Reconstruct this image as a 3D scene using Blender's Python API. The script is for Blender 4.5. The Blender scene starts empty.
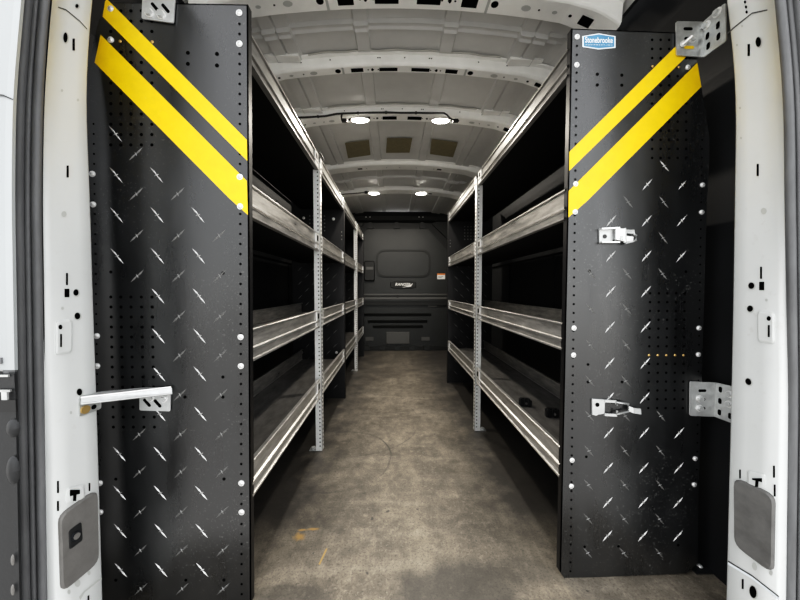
import bpy, bmesh, math, random
import numpy as np
from mathutils import Vector, Matrix, Euler
random.seed(7)
sc = bpy.context.scene
COL = sc.collection
H = 0.92                      # eye height above the load floor
F = 300.0                     # focal length in pixels of the 800 wide frame

# ------------------------------------------------------------------ camera
cam = bpy.data.cameras.new('camera'); camo = bpy.data.objects.new('camera', cam); COL.objects.link(camo)
cam.sensor_width = 36; cam.lens = 36*F/800; cam.clip_start = 0.02
camo.location = (0, 0, H)
camo.rotation_euler = Euler((math.radians(90-2.1), math.radians(0.0), math.radians(-1.15)), 'XYZ')
sc.camera = camo
RM = camo.rotation_euler.to_matrix()
C0 = Vector((0, 0, H))

def ray(px, py):
    return RM @ Vector(((px-400)/F, -(py-300)/F, -1))
def aty(px, py, Y):
    d = ray(px, py); return C0 + d*(Y/d.y)
def atx(px, py, X):
    d = ray(px, py); return C0 + d*(X/d.x)
def atz(px, py, Z):
    d = ray(px, py); return C0 + d*((Z-H)/d.z)
def atplane(px, py, p, n):
    d = ray(px, py); return C0 + d*((p-C0).dot(n)/d.dot(n))

# ------------------------------------------------------------------ materials
def mat(name, col, rough=0.5, metal=0.0, var=0.0, vscale=20.0, stretch=(1, 1, 1), bump=0.0, bscale=60.0,
        specks=0.0, spcol=(0.5, 0.5, 0.5), spscale=120.0, emit=None, spec=0.5, rvar=0.0):
    m = bpy.data.materials.new(name); m.use_nodes = True
    nt = m.node_tree; N = nt.nodes; L = nt.links
    b = N['Principled BSDF']
    b.inputs['Base Color'].default_value = (*col, 1)
    b.inputs['Roughness'].default_value = rough
    b.inputs['Metallic'].default_value = metal
    b.inputs['Specular IOR Level'].default_value = spec
    if emit:
        b.inputs['Emission Color'].default_value = (*emit[0], 1); b.inputs['Emission Strength'].default_value = emit[1]
    if not (var or bump or specks or rvar): return m
    tc = N.new('ShaderNodeTexCoord'); mp = N.new('ShaderNodeMapping'); mp.inputs['Scale'].default_value = stretch
    L.new(tc.outputs['Object'], mp.inputs['Vector'])
    cur = None
    n1 = N.new('ShaderNodeTexNoise'); n1.inputs['Scale'].default_value = vscale; n1.inputs['Detail'].default_value = 6
    n1.inputs['Roughness'].default_value = 0.65
    L.new(mp.outputs[0], n1.inputs['Vector'])
    if var:
        mr = N.new('ShaderNodeMapRange'); mr.inputs['From Min'].default_value = 0.3; mr.inputs['From Max'].default_value = 0.7
        mr.inputs['To Min'].default_value = 1-var; mr.inputs['To Max'].default_value = 1+var
        L.new(n1.outputs['Fac'], mr.inputs['Value'])
        mx = N.new('ShaderNodeVectorMath'); mx.operation = 'SCALE'; mx.inputs[0].default_value = col
        L.new(mr.outputs[0], mx.inputs['Scale']); cur = mx.outputs[0]
    if specks:
        n2 = N.new('ShaderNodeTexNoise'); n2.inputs['Scale'].default_value = spscale; n2.inputs['Detail'].default_value = 3
        L.new(tc.outputs['Object'], n2.inputs['Vector'])
        n3 = N.new('ShaderNodeTexNoise'); n3.inputs['Scale'].default_value = 3.5; n3.inputs['Detail'].default_value = 2
        L.new(tc.outputs['Object'], n3.inputs['Vector'])
        r2 = N.new('ShaderNodeMapRange'); r2.inputs['From Min'].default_value = 0.62; r2.inputs['From Max'].default_value = 0.70
        L.new(n2.outputs['Fac'], r2.inputs['Value'])
        r3 = N.new('ShaderNodeMapRange'); r3.inputs['From Min'].default_value = 0.45; r3.inputs['From Max'].default_value = 0.7
        r3.inputs['To Max'].default_value = specks
        L.new(n3.outputs['Fac'], r3.inputs['Value'])
        mu = N.new('ShaderNodeMath'); mu.operation = 'MULTIPLY'; L.new(r2.outputs[0], mu.inputs[0]); L.new(r3.outputs[0], mu.inputs[1])
        mc = N.new('ShaderNodeMix'); mc.data_type = 'RGBA'
        L.new(mu.outputs[0], mc.inputs['Factor']); mc.inputs['B'].default_value = (*spcol, 1)
        if cur: L.new(cur, mc.inputs['A'])
        else: mc.inputs['A'].default_value = (*col, 1)
        cur = mc.outputs['Result']
    if cur: L.new(cur, b.inputs['Base Color'])
    if rvar:
        rr = N.new('ShaderNodeMapRange'); rr.inputs['From Min'].default_value = 0.3; rr.inputs['From Max'].default_value = 0.7
        rr.inputs['To Min'].default_value = max(0.05, rough-rvar); rr.inputs['To Max'].default_value = min(1, rough+rvar)
        L.new(n1.outputs['Fac'], rr.inputs['Value']); L.new(rr.outputs[0], b.inputs['Roughness'])
    if bump:
        nb = N.new('ShaderNodeTexNoise'); nb.inputs['Scale'].default_value = bscale; nb.inputs['Detail'].default_value = 3
        L.new(mp.outputs[0], nb.inputs['Vector'])
        bp = N.new('ShaderNodeBump'); bp.inputs['Strength'].default_value = bump; bp.inputs['Distance'].default_value = 0.01
        L.new(nb.outputs['Fac'], bp.inputs['Height']); L.new(bp.outputs[0], b.inputs['Normal'])
    return m

M = {}
M['panel'] = mat('black_panel_paint', (0.0085, 0.009, 0.0095), 0.30, var=0.35, vscale=5, stretch=(2.2, 1, .6), bump=0.10, bscale=5, specks=0.35, spcol=(0.22, 0.22, 0.21), spscale=170, rvar=0.08, spec=1.0)
M['flange'] = mat('black_flange_paint', (0.007, 0.007, 0.008), 0.45)
M['hole'] = mat('dark_hole', (0.002, 0.002, 0.002), 0.9, spec=0.05)
M['tread'] = mat('worn_lit_tread', (0.50, 0.50, 0.49), 0.38, metal=0.6, var=0.25, vscale=60)  # worn metal, with the light caught by this slant painted in
M['tread_shaded'] = mat('shaded_tread', (0.19, 0.19, 0.185), 0.40, metal=0.4)  # darker copy for the other slant, shade put into the colour
M['yellow'] = mat('yellow_reflective_tape', (0.95, 0.62, 0.001), 0.45, var=0.06, vscale=30, specks=0.15, spcol=(0.8, 0.7, 0.4), spscale=90)
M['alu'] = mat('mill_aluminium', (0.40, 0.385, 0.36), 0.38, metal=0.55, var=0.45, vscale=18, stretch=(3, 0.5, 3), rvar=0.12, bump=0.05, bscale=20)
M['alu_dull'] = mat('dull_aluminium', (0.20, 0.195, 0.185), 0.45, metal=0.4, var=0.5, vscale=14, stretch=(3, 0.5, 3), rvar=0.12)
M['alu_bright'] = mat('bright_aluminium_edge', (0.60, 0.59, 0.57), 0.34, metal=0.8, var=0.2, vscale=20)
M['zinc'] = mat('zinc_plate', (0.55, 0.56, 0.55), 0.38, metal=0.7, var=0.2, vscale=30)
M['zinc_bar'] = mat('pale_zinc', (0.56, 0.57, 0.565), 0.36, metal=0.45, var=0.12, vscale=40)
M['post'] = mat('galvanised_post', (0.95, 0.95, 0.93), 0.32, metal=0.35, var=0.08, vscale=40)
M['bolt'] = mat('bright_bolt', (0.86, 0.86, 0.85), 0.30, metal=0.45)
M['brass'] = mat('brass_rivet', (0.62, 0.42, 0.16), 0.35, metal=0.7)
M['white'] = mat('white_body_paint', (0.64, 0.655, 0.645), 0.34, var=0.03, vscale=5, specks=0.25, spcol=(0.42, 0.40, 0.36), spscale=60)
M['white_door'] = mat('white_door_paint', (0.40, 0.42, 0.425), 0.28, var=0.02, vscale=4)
M['seam'] = mat('dark_seam', (0.06, 0.06, 0.06), 0.8)  # dark tone of the joint lines and one latch hole
M['rim'] = mat('pale_rim', (0.48, 0.49, 0.47), 0.4)
M['seal'] = mat('rubber_seal', (0.125, 0.127, 0.130), 0.50, var=0.25, vscale=30, stretch=(1, 1, .2))
M['grey_plastic'] = mat('grey_plastic_cover', (0.155, 0.150, 0.142), 0.55, var=0.15, vscale=25, bump=0.08, bscale=180)
M['grey_plastic_worn'] = mat('scuffed_grey_plastic', (0.135, 0.133, 0.128), 0.5, var=0.25, vscale=18, specks=0.6, spcol=(0.42, 0.41, 0.39), spscale=45)
M['black_plastic'] = mat('black_plastic', (0.016, 0.017, 0.018), 0.45, bump=0.05, bscale=150)
M['liner'] = mat('black_wall_liner', (0.009, 0.0098, 0.011), 0.55, var=0.2, vscale=6, spec=.4)
M['bulk'] = mat('bulkhead_plastic', (0.024, 0.026, 0.026), 0.48, var=0.12, vscale=5, bump=0.06, bscale=140)
M['bulk_dark'] = mat('bulkhead_dark', (0.012, 0.013, 0.013), 0.55)
M['bulk_light'] = mat('bulkhead_rail_grey', (0.095, 0.095, 0.092), 0.45)
M['roof'] = mat('roof_primer', (0.60, 0.60, 0.585), 0.40, var=0.06, vscale=6, bump=0.03, bscale=5)
M['bow'] = mat('roof_bow_paint', (0.90, 0.90, 0.87), 0.38, var=0.06, vscale=9)
M['pad'] = mat('tan_butyl_pad', (0.20, 0.175, 0.105), 0.75, var=0.12, vscale=30)
M['sealant'] = mat('seam_sealant', (0.50, 0.49, 0.45), 0.5)
M['tray'] = mat('shelf_tray_mat', (0.14, 0.135, 0.128), 0.55, var=0.4, vscale=9, stretch=(3, 1, 1), specks=0.5, spcol=(0.22, 0.21, 0.19), spscale=35)
M['tray_under'] = mat('shaded_underside', (0.004, 0.004, 0.004), 0.7, spec=.2)  # near-black: unlit shade under the shelves put into the colour
M['wire'] = mat('black_wire', (0.008, 0.008, 0.008), 0.5)
M['lens'] = mat('lit_lens', (1, 1, 0.95), 0.4, emit=((1.0, 0.95, 0.86), 28))
M['lamp_body'] = mat('lamp_body_white', (0.75, 0.74, 0.70), 0.4)
M['stick_blue'] = mat('sticker_blue', (0.075, 0.24, 0.43), 0.4, var=0.15, vscale=40)
M['stick_white'] = mat('sticker_white', (0.82, 0.87, 0.90), 0.4)
M['text_white'] = mat('white_lettering', (0.85, 0.85, 0.84), 0.4)
M['orange'] = mat('orange_print', (0.75, 0.25, 0.05), 0.5)
M['glass_dark'] = mat('dark_lens', (0.02, 0.022, 0.025), 0.15)

# floor: worn grey-brown composite boards with scuffs, tyre arcs and paint drips
def floor_material():
    m = bpy.data.materials.new('worn_load_floor'); m.use_nodes = True
    nt = m.node_tree; N = nt.nodes; L = nt.links; b = N['Principled BSDF']
    tc = N.new('ShaderNodeTexCoord'); P = tc.outputs['Object']
    def noise(scale, detail=6, rough=0.6, st=None, dist=0.0):
        n = N.new('ShaderNodeTexNoise'); n.inputs['Scale'].default_value = scale; n.inputs['Detail'].default_value = detail
        n.inputs['Roughness'].default_value = rough; n.inputs['Distortion'].default_value = dist
        v = P
        if st:
            mp = N.new('ShaderNodeMapping'); mp.inputs['Scale'].default_value = st; L.new(P, mp.inputs[0]); v = mp.outputs[0]
        L.new(v, n.inputs['Vector']); return n.outputs['Fac']
    def rng(v, a, b_, c, d):
        r = N.new('ShaderNodeMapRange'); L.new(v, r.inputs['Value'])
        for k, x in zip(('From Min', 'From Max', 'To Min', 'To Max'), (a, b_, c, d)): r.inputs[k].default_value = x
        return r.outputs[0]
    def mth(op, a, b_=None, c=None):
        n = N.new('ShaderNodeMath'); n.operation = op
        for k, x in enumerate((a, b_, c)):
            if x is None: continue
            if isinstance(x, (int, float)): n.inputs[k].default_value = x
            else: L.new(x, n.inputs[k])
        return n.outputs[0]
    def mix(f, a, b_):
        n = N.new('ShaderNodeMix'); n.data_type = 'RGBA'
        L.new(f, n.inputs['Factor'])
        for k, x in (('A', a), ('B', b_)):
            if isinstance(x, tuple): n.inputs[k].default_value = (*x, 1)
            else: L.new(x, n.inputs[k])
        return n.outputs['Result']
    sp = N.new('ShaderNodeSeparateXYZ'); L.new(P, sp.inputs[0]); X, Y = sp.outputs[0], sp.outputs[1]
    n_big = noise(2.6, 7, 0.62); n_fine = noise(38, 5, 0.7); n_str = noise(9, 6, 0.65, (1, .22, 1), .6)
    n_cross = noise(7, 5, 0.6, (.25, 1.4, 1)); n_grain = noise(130, 3, 0.8)
    base = mix(rng(n_big, .34, .66, 0, 1), (.150, .128, .098), (.440, .385, .300))
    base = mix(rng(n_str, .35, .7, 0, .75), base, (.100, .086, .068))
    base = mix(rng(n_cross, .50, .72, 0, .55), base, (.44, .39, .31))
    base = mix(rng(n_fine, .5, .75, 0, .65), base, (.50, .44, .35))
    base = mix(rng(n_grain, .5, .68, 0, .75), base, (.06, .052, .042))
    base = mix(rng(noise(15, 9, .72), .46, .66, 0, .7), base, (.085, .073, .058))
    base = mix(rng(noise(60, 4, .8), .55, .7, 0, .5), base, (.50, .45, .36))
    # grime and painted under-shelf shade towards the sides of the aisle
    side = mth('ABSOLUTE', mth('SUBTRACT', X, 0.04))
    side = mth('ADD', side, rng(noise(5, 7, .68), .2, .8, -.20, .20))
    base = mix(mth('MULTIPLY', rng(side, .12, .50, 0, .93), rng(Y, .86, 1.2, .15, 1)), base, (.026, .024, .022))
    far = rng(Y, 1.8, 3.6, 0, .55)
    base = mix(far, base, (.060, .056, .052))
    # dark damp patch near the rear edge
    def blob(px, py, rx, ry, amp=.08, sc_=6):
        p = atz(px, py, 0)
        dx = mth('DIVIDE', mth('SUBTRACT', X, p.x), rx); dy = mth('DIVIDE', mth('SUBTRACT', Y, p.y), ry)
        d = mth('SQRT', mth('ADD', mth('MULTIPLY', dx, dx), mth('MULTIPLY', dy, dy)))
        return mth('ADD', d, rng(noise(sc_, 6, .6), 0, 1, -amp*6, amp*6))
    for (px, py, rx, ry, a) in ((462, 590, .20, .10, .72), (285, 596, .14, .035, .5), (520, 570, .10, .05, .35)):
        base = mix(rng(blob(px, py, rx, ry), .75, 1.15, a, 0), base, (.050, .046, .041))
    # scuff arcs
    for (px, py, r, a) in ((338, 457, .29, .75), (352, 420, .47, .4), (300, 520, .30, .35)):
        p = atz(px, py, 0)
        dx = mth('SUBTRACT', X, p.x); dy = mth('SUBTRACT', Y, p.y)
        d = mth('SQRT', mth('ADD', mth('MULTIPLY', dx, dx), mth('MULTIPLY', dy, dy)))
        d = mth('ADD', d, rng(noise(3, 3), 0, 1, -.02, .02))
        ring = rng(mth('ABSOLUTE', mth('SUBTRACT', d, r)), .002, .007, a, 0)
        ring = mth('MULTIPLY', ring, rng(noise(2.2, 2), .42, .55, 0, 1))
        base = mix(ring, base, (.045, .042, .038))
    # dark flecks
    base = mix(rng(noise(26, 2, .5), .70, .74, 0, .8), base, (.05, .046, .042))
    # orange paint marks
    for (px, py, rx, ry) in ((299, 537, .028, .022), (313, 529, .022, .008), (303, 530, .02, .006)):
        base = mix(rng(blob(px, py, rx, ry, .16, 30), .4, 1.0, .85, 0), base, (.40, .25, .075))
    p0, p1 = atz(327, 548, 0), atz(319, 565, 0)
    dv = p1-p0; ln = dv.length; dv.normalize()
    ax = mth('SUBTRACT', X, p0.x); ay = mth('SUBTRACT', Y, p0.y)
    along = mth('ADD', mth('MULTIPLY', ax, dv.x), mth('MULTIPLY', ay, dv.y))
    across = mth('ABSOLUTE', mth('SUBTRACT', mth('MULTIPLY', ax, dv.y), mth('MULTIPLY', ay, dv.x)))
    f = mth('MULTIPLY', rng(across, .0015, .004, .9, 0), rng(mth('ABSOLUTE', mth('SUBTRACT', along, ln/2)), ln/2-.004, ln/2, 1, 0))
    base = mix(f, base, (.48, .31, .10))
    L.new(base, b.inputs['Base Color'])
    L.new(rng(n_big, .3, .7, .42, .62), b.inputs['Roughness'])
    bp = N.new('ShaderNodeBump'); bp.inputs['Strength'].default_value = .15; bp.inputs['Distance'].default_value = .004
    L.new(n_fine, bp.inputs['Height']); L.new(bp.outputs[0], b.inputs['Normal'])
    return m
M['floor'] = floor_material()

# ------------------------------------------------------------------ mesh builder
class MB:
    def __init__(s): s.v = []; s.f = []; s.mi = []; s.mats = []; s.sm = []
    def m(s, name):
        if name not in s.mats: s.mats.append(name)
        return s.mats.index(name)
    def add(s, vs, fs, m, smooth=False):
        o = len(s.v); s.v += [Vector(p) for p in vs]; k = s.m(m)
        for f in fs: s.f.append([i+o for i in f]); s.mi.append(k); s.sm.append(smooth)
    def box(s, x0, x1, y0, y1, z0, z1, m):
        x0, x1 = sorted((x0, x1)); y0, y1 = sorted((y0, y1)); z0, z1 = sorted((z0, z1))
        vs = [(x, y, z) for x in (x0, x1) for y in (y0, y1) for z in (z0, z1)]
        s.add(vs, [(0, 1, 3, 2), (4, 6, 7, 5), (0, 4, 5, 1), (2, 3, 7, 6), (0, 2, 6, 4), (1, 5, 7, 3)], m)
    def obox(s, c, ax, ay, az, m):          # centre and three half axes
        c = Vector(c); vs = [c+ax*i+ay*j+az*k for i in (-1, 1) for j in (-1, 1) for k in (-1, 1)]
        s.add(vs, [(0, 1, 3, 2), (4, 6, 7, 5), (0, 4, 5, 1), (2, 3, 7, 6), (0, 2, 6, 4), (1, 5, 7, 3)], m)
    def prism(s, pts, off, m, mside=None, bevel=0.0):
        pts = [Vector(p) for p in pts]; n = len(pts); off = Vector(off)
        s.add(pts+[p+off for p in pts], [list(range(n))[::-1], list(range(n, 2*n))], m)
        s.add(pts+[p+off for p in pts], [(i, (i+1) % n, n+(i+1) % n, n+i) for i in range(n)], mside or m)
    def face(s, pts, m): s.add(pts, [list(range(len(pts)))], m)
    def pillow(s, pts, off, inset, m):      # prism with a bevelled front
        pts = [Vector(p) for p in pts]; n = len(pts); off = Vector(off); c = sum(pts, Vector())/n
        a = pts; b_ = [p+off*.6 for p in pts]; d = [p+off+(c-p).normalized()*inset for p in pts]
        s.add(a+b_+d, [(i, (i+1) % n, n+(i+1) % n, n+i) for i in range(n)]+[(n+i, n+(i+1) % n, 2*n+(i+1) % n, 2*n+i) for i in range(n)]+[list(range(2*n, 3*n))], m)
    def ngon(s, c, u, w, n, m, off=None, msd=None):
        c = Vector(c); pts = [c+u*math.cos(2*math.pi*i/n)+w*math.sin(2*math.pi*i/n) for i in range(n)]
        if off is None: s.face(pts, m)
        else: s.prism(pts, off, m, msd)
    def tube(s, path, r, m, n=8, cap=True):
        path = [Vector(p) for p in path]; rings = []
        for i, p in enumerate(path):
            t = (path[min(i+1, len(path)-1)]-path[max(i-1, 0)]).normalized()
            u = t.cross(Vector((1, 0, 0))) if abs(t.z) > .9 else t.cross(Vector((0, 0, 1)))
            u.normalize(); w = t.cross(u).normalized()
            rr = r[i] if isinstance(r, (list, tuple)) else r
            rings.append([p+u*rr*math.cos(2*math.pi*k/n)+w*rr*math.sin(2*math.pi*k/n) for k in range(n)])
        vs = [q for g in rings for q in g]
        fs = [(i*n+k, i*n+(k+1) % n, (i+1)*n+(k+1) % n, (i+1)*n+k) for i in range(len(path)-1) for k in range(n)]
        s.add(vs, fs, m, True)
        if cap: s.face(rings[0], m); s.face(rings[-1][::-1], m)
    def loft(s, rows, m, smooth=True):
        k = len(rows[0]); vs = [p for r in rows for p in r]
        fs = [(i*k+j, i*k+j+1, (i+1)*k+j+1, (i+1)*k+j) for i in range(len(rows)-1) for j in range(k-1)]
        s.add(vs, fs, m, smooth)
    def dome(s, c, u, w, nrm, m, n=12, steps=4, base=0.0):
        c = Vector(c); rows = []
        for k in range(steps+1):
            a = k/steps*math.pi/2; rr = math.cos(a) if k < steps else 0.04
            rows.append([c+nrm*math.sin(a)+(u*math.cos(2*math.pi*i/n)+w*math.sin(2*math.pi*i/n))*rr for i in range(n+1)])
        s.loft(rows, m); s.face(rows[-1][:-1], m)
    def build(s, name, parent=None, root=None, recalc=True):
        me = bpy.data.meshes.new(name)
        loc = Vector(root.location) if root is not None else Vector((0, 0, 0))
        me.from_pydata([tuple(p-loc) for p in s.v], [], s.f)
        for n_ in s.mats: me.materials.append(M[n_])
        me.polygons.foreach_set('material_index', s.mi); me.polygons.foreach_set('use_smooth', s.sm)
        me.update()
        if recalc:
            bm = bmesh.new(); bm.from_mesh(me)
            bmesh.ops.recalc_face_normals(bm, faces=bm.faces); bm.to_mesh(me); bm.free()
        o = bpy.data.objects.new(name, me); COL.objects.link(o)
        if parent is not None: o.parent = parent
        return o
def tag(o, label=None, cat=None, group=None, kind=None):
    if label: o['label'] = label
    if cat: o['category'] = cat
    if group: o['group'] = group
    if kind: o['kind'] = kind
    return o
def empty(name, loc):
    o = bpy.data.objects.new(name, None); COL.objects.link(o); o.location = loc; o.empty_display_size = .1; return o
def own_origin(o, loc):                     # move a one-mesh thing's origin to its own base
    loc = Vector(loc); o.data.transform(Matrix.Translation(-loc)); o.location = loc; return o
XA, YA, ZA = Vector((1, 0, 0)), Vector((0, 1, 0)), Vector((0, 0, 1))

def lettering(mb, text, x0, x1, z0, z1, Y, m, bold=0.0, shear=0.0):
    cu = bpy.data.curves.new('t', 'FONT'); cu.body = text; cu.size = 1; cu.offset = bold; cu.shear = shear
    o = bpy.data.objects.new('t', cu); COL.objects.link(o)
    dg = bpy.context.evaluated_depsgraph_get(); me = bpy.data.meshes.new_from_object(o.evaluated_get(dg))
    vs = [v.co.copy() for v in me.vertices]; fs = [list(p.vertices) for p in me.polygons]
    bpy.data.objects.remove(o); bpy.data.curves.remove(cu); bpy.data.meshes.remove(me)
    ax, bx = min(v.x for v in vs), max(v.x for v in vs); ay, by = min(v.y for v in vs), max(v.y for v in vs)
    mb.add([(x0+(v.x-ax)/(bx-ax)*(x1-x0), Y, z0+(v.y-ay)/(by-ay)*(z1-z0)) for v in vs], fs, m)

YL, YR = 0.846, 0.912                       # rear faces of the two end panels
XL, XR = -0.413, 0.527                      # aisle faces of the shelving
WL, WR = -0.925, 1.030                      # side walls
YE = 4.50                                   # bulkhead
UC = 0.053                                  # centre line of the van

# ------------------------------------------------------------------ setting
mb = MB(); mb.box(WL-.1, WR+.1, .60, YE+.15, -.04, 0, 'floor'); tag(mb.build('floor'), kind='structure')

def wall(name, sx, W):
    prof = [(0, 0), (0, .28), (.012, .30), (.012, .62), (0, .64), (0, 1.135), (-.02, 1.145), (-.02, 1.17), (0, 1.18), (-.004, 1.50), (-.02, 1.655),
            (-.045, 1.665), (-.05, 1.69), (-.035, 1.70), (-.075, 1.85), (-.13, 1.98), (-.185, 2.045), (-.185, 2.2)]
    ys = [.70, .95, 1.09, 1.11, 1.3, 1.9, 1.92, 2.6, 2.62, 3.3, 3.32, YE+.12]
    mb = MB(); rows = [[Vector((W+sx*(o if y > 1.1 or z > 1.72 else min(0, o*.0)), y, z)) for (o, z) in prof] for y in ys]
    mb.loft(rows, 'liner', False)
    mb.loft([[p+Vector((sx*.06, 0, 0)) for p in r] for r in rows], 'liner', False)
    # upright stiffening ribs of the liner
    for y in (1.9, 2.65, 3.4):
        mb.box(W, W-sx*.008, y, y+.05, .65, 1.13, 'liner')
    return tag(mb.build(name, recalc=False), kind='structure')
wall('wall_left', -1, WL); wall('wall_right', 1, WR)

def zc(u):
    a = abs(u)
    return 2.068-.075*(a/.78)**2-(max(0, a-.66)/.12)**2*.035
def interp(t, xs, ys): return float(np.interp(t, xs, ys))
# roof skin with pressed swages
def lines(edges, w):
    out = []
    for e in edges: out += [e-w, e, e+w]
    return out
us = sorted(set([-.80, -.785, -.74, -.70, -.66, -.4, -.3, -.1, 0, .1, .3, .4, .66, .70, .74, .785, .80] +
                [s*x for s in (-1, 1) for x in (.160, .166, .222, .228, .490, .496, .548, .552, .558, .610, .616)]))
beads = [1.335, 3.10]
vs_ = sorted(set([.70, .9, 1.0, 1.25, 1.42, 1.6, 1.75, 1.86, 2.0, 2.06, 2.3, 2.62, 2.7, 2.85, 3.0, 3.3, 3.5, 3.6, 4.1, YE+.12] +
                [b+d for b in beads for d in (-.022, -.016, -.006, 0, .006, .016, .022)]))
def bump(u, v):
    a = abs(u); d = 0
    if .164 < a < .224: d -= .010
    if .494 < a < .612: d -= .014
    if .549 < a < .557: d += .011
    for b in beads:
        if abs(v-b) < .017 and a < .70: d -= .016
        if abs(v-b) < .007 and a < .70: d += .007
    return d
mb = MB(); mb.loft([[Vector((UC+u, v, zc(u)+bump(u, v))) for u in us] for v in vs_], 'roof', False)
mb.loft([[Vector((UC+u, v, zc(u)+.05)) for u in us] for v in vs_], 'roof', False)
roof = tag(mb.build('ceiling', recalc=False), kind='structure')

# roof bows
def roof_bow(Yn, Yf, dep, big):
    mb = MB(); ub = [x/40*.775 for x in range(-40, 41)]
    def dp(u): 
        a = abs(u); return dep*(1+.45*max(0, (a-.60)/.17)) if a > .60 else dep*(1.0 if a > .19 else 1.0)
    def wid(u): return 1.0+.25*max(0, (abs(u)-.62)/.15)
    rows = []
    for u in ub:
        z = zc(u); d = dp(u); w = (wid(u)-1)*.04
        pr = [(Yn-.030-w, z-.004), (Yn-.027-w, z-.010), (Yn-.012-w, z-.012), (Yn-.006-w, z-d+.006), (Yn-w, z-d), (Yn+.006-w, z-d-.003), (Yf-.006+w, z-d-.003), (Yf+w, z-d+.002), (Yf+.008+w, z-.012), (Yf+.03+w, z-.008), (Yf+.034+w, z)]
        rows.append([Vector((UC+u, y, q)) for y, q in pr])
    mb.loft(rows, 'bow', False)
    def under(u, y): return Vector((UC+u, y, zc(u)-dp(u)-.0042))
    def rect(u0, u1, y0, y1, m='hole'): mb.face([under(u0, y0), under(u1, y0), under(u1, y1), under(u0, y1)], m)
    def disc(u, y, rx, ry, m='hole'):
        mb.face([under(u+rx*math.cos(k*math.pi/6), y+ry*math.sin(k*math.pi/6)) for k in range(12)], m)
    ym = (Yn+Yf)/2; hw = (Yf-Yn)*.30
    if big:
        for s in (-1, 1):
            rect(s*.08-.045, s*.08+.045, ym-hw*.7, ym+hw*.7)
            rect(s*.235-.03, s*.235+.03, ym-hw*.8, ym+hw*.8)
            for k in (-.025, -.013, .0, .013, .025)[::2]: disc(s*.155+k, ym, .004, .004)
            disc(s*.33, ym, .014, .014); disc(s*.45, ym, .018, .012, 'rim'); disc(s*.45, ym, .012, .009); disc(s*.50, ym, .004, .004)
            disc(s*.56, ym, .010, .007, 'rim'); disc(s*.62, ym, .006, .006)
            rect(s*.68-.022, s*.68+.022, ym-hw*.7, ym+hw*.7)
            disc(s*.16, ym, .006, .010)
            mb.face([under(s*.30, Yn+.004)+Vector((0, 0, -.001)), under(s*.31, Yn+.004), under(s*.31, Yf-.004), under(s*.30, Yf-.004)], 'rim')
        # small holes and weld spots on the rear face
        for u in (-.50, -.36, -.13, -.12, 0, .12, .13, .36, .5):
            z = zc(u)-dp(u)*.55; y = Yn-.0133
            mb.face([Vector((UC+u+.0035*math.cos(k*math.pi/4), y+.0006*math.sin(k*math.pi/4)-.001, z+.0035*math.sin(k*math.pi/4))) for k in range(8)], 'hole')
        # sealant bead along the flange
        for seg in ((-.46, .46),):
            pts = [Vector((UC+u, Yn-.034+.003*math.sin(u*37), zc(u)-.008)) for u in np.linspace(seg[0], seg[1], 40)]
            mb.tube(pts, .004, 'sealant', 5)
        # flange steps near the ends
        for s in (-1, 1):
            mb.box(UC+s*.50, UC+s*.66, Yn-.055, Yn-.016, zc(.58)-.018, zc(.58)-.004, 'bow')
    else:
        for u in (-.30, -.12, .0, .15, .31): disc(u, ym, .004, .004)
        for s in (-1, 1): rect(s*.36-.02, s*.36+.02, ym-hw*.4, ym+hw*.4)
    return mb.build('roof_bow', roof, recalc=True)
def by(py, dep): return atz(399, py, zc(0)-dep).y
BOWS = {}
for k, (yn, yf, dep, big) in enumerate(((-14, 9, .052, True), (64.5, 72.5, .050, True), (113.5, 121, .046, True), (164.5, 169.5, .040, False), (190, 193.5, .040, False))):
    BOWS[k] = (by(yn, dep), by(yf, dep)); roof_bow(BOWS[k][0], BOWS[k][1], dep, big)
print('BOWS', BOWS)
# front header above the bulkhead, rear header above the opening
mb = MB(); mb.box(WL-.1, WR+.1, .60, .78, 2.01, 2.14, 'white'); tag(mb.build('trim_1'), kind='structure')
mb = MB()
mb.loft([[Vector((UC+u, y, z)) for u in np.linspace(-.80, .80, 17)] for y, z in ((YE-.10, 2.04), (YE-.13, 1.97), (YE-.10, 1.92), (YE+.02, 1.90))], 'bulk_dark', False)
for px in (366, 370, 419, 423):
    p = aty(px, 217, YE-.125); mb.dome(p, XA*.010, ZA*.010, -YA*.008, 'bolt', 8, 3)
tag(mb.build('trim_2'), kind='structure')

# ---- rear pillars: lofted from the curves of their edges
def curve(y, ys, xs):
    # smooth interpolation of an edge curve
    t = np.linspace(y-35, y+35, 15); return float(np.mean(np.interp(t, ys, xs)))
YS = list(range(-190, 701, 24))
SIDE = {
 'left': dict(s=-1, inner=((-190, 0, 30, 100, 200, 300, 400, 500, 600, 700), (110, 92, 88.5, 85.5, 89.5, 92.5, 96, 99, 102, 105)),
              outer=((-190, 0, 33, 100, 200, 400, 600, 700), (66, 48, 45, 41, 39.5, 42.5, 46, 48)),
              sealo=((-190, 0, 100, 200, 400, 600, 700), (42, 23, 14.5, 13.5, 17, 21, 23)),
              pa=aty(93, 289, .76), pb=aty(53, 289, .68)),
 'right': dict(s=1, inner=((-190, 0, 33, 100, 200, 300, 400, 600, 700), (712, 727, 732.5, 737, 735.5, 734, 732, 727, 725)),
              outer=((-190, 0, 33, 100, 200, 400, 500, 600, 700), (760, 777, 780.5, 786, 787, 790, 788.5, 787, 786)),
              sealo=((-190, 0, 33, 100, 200, 400, 600, 700), (786, 803, 807, 812, 814, 816, 814, 812)),
              pa=aty(735, 289, .76), pb=aty(777, 289, .68)),
}
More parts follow.
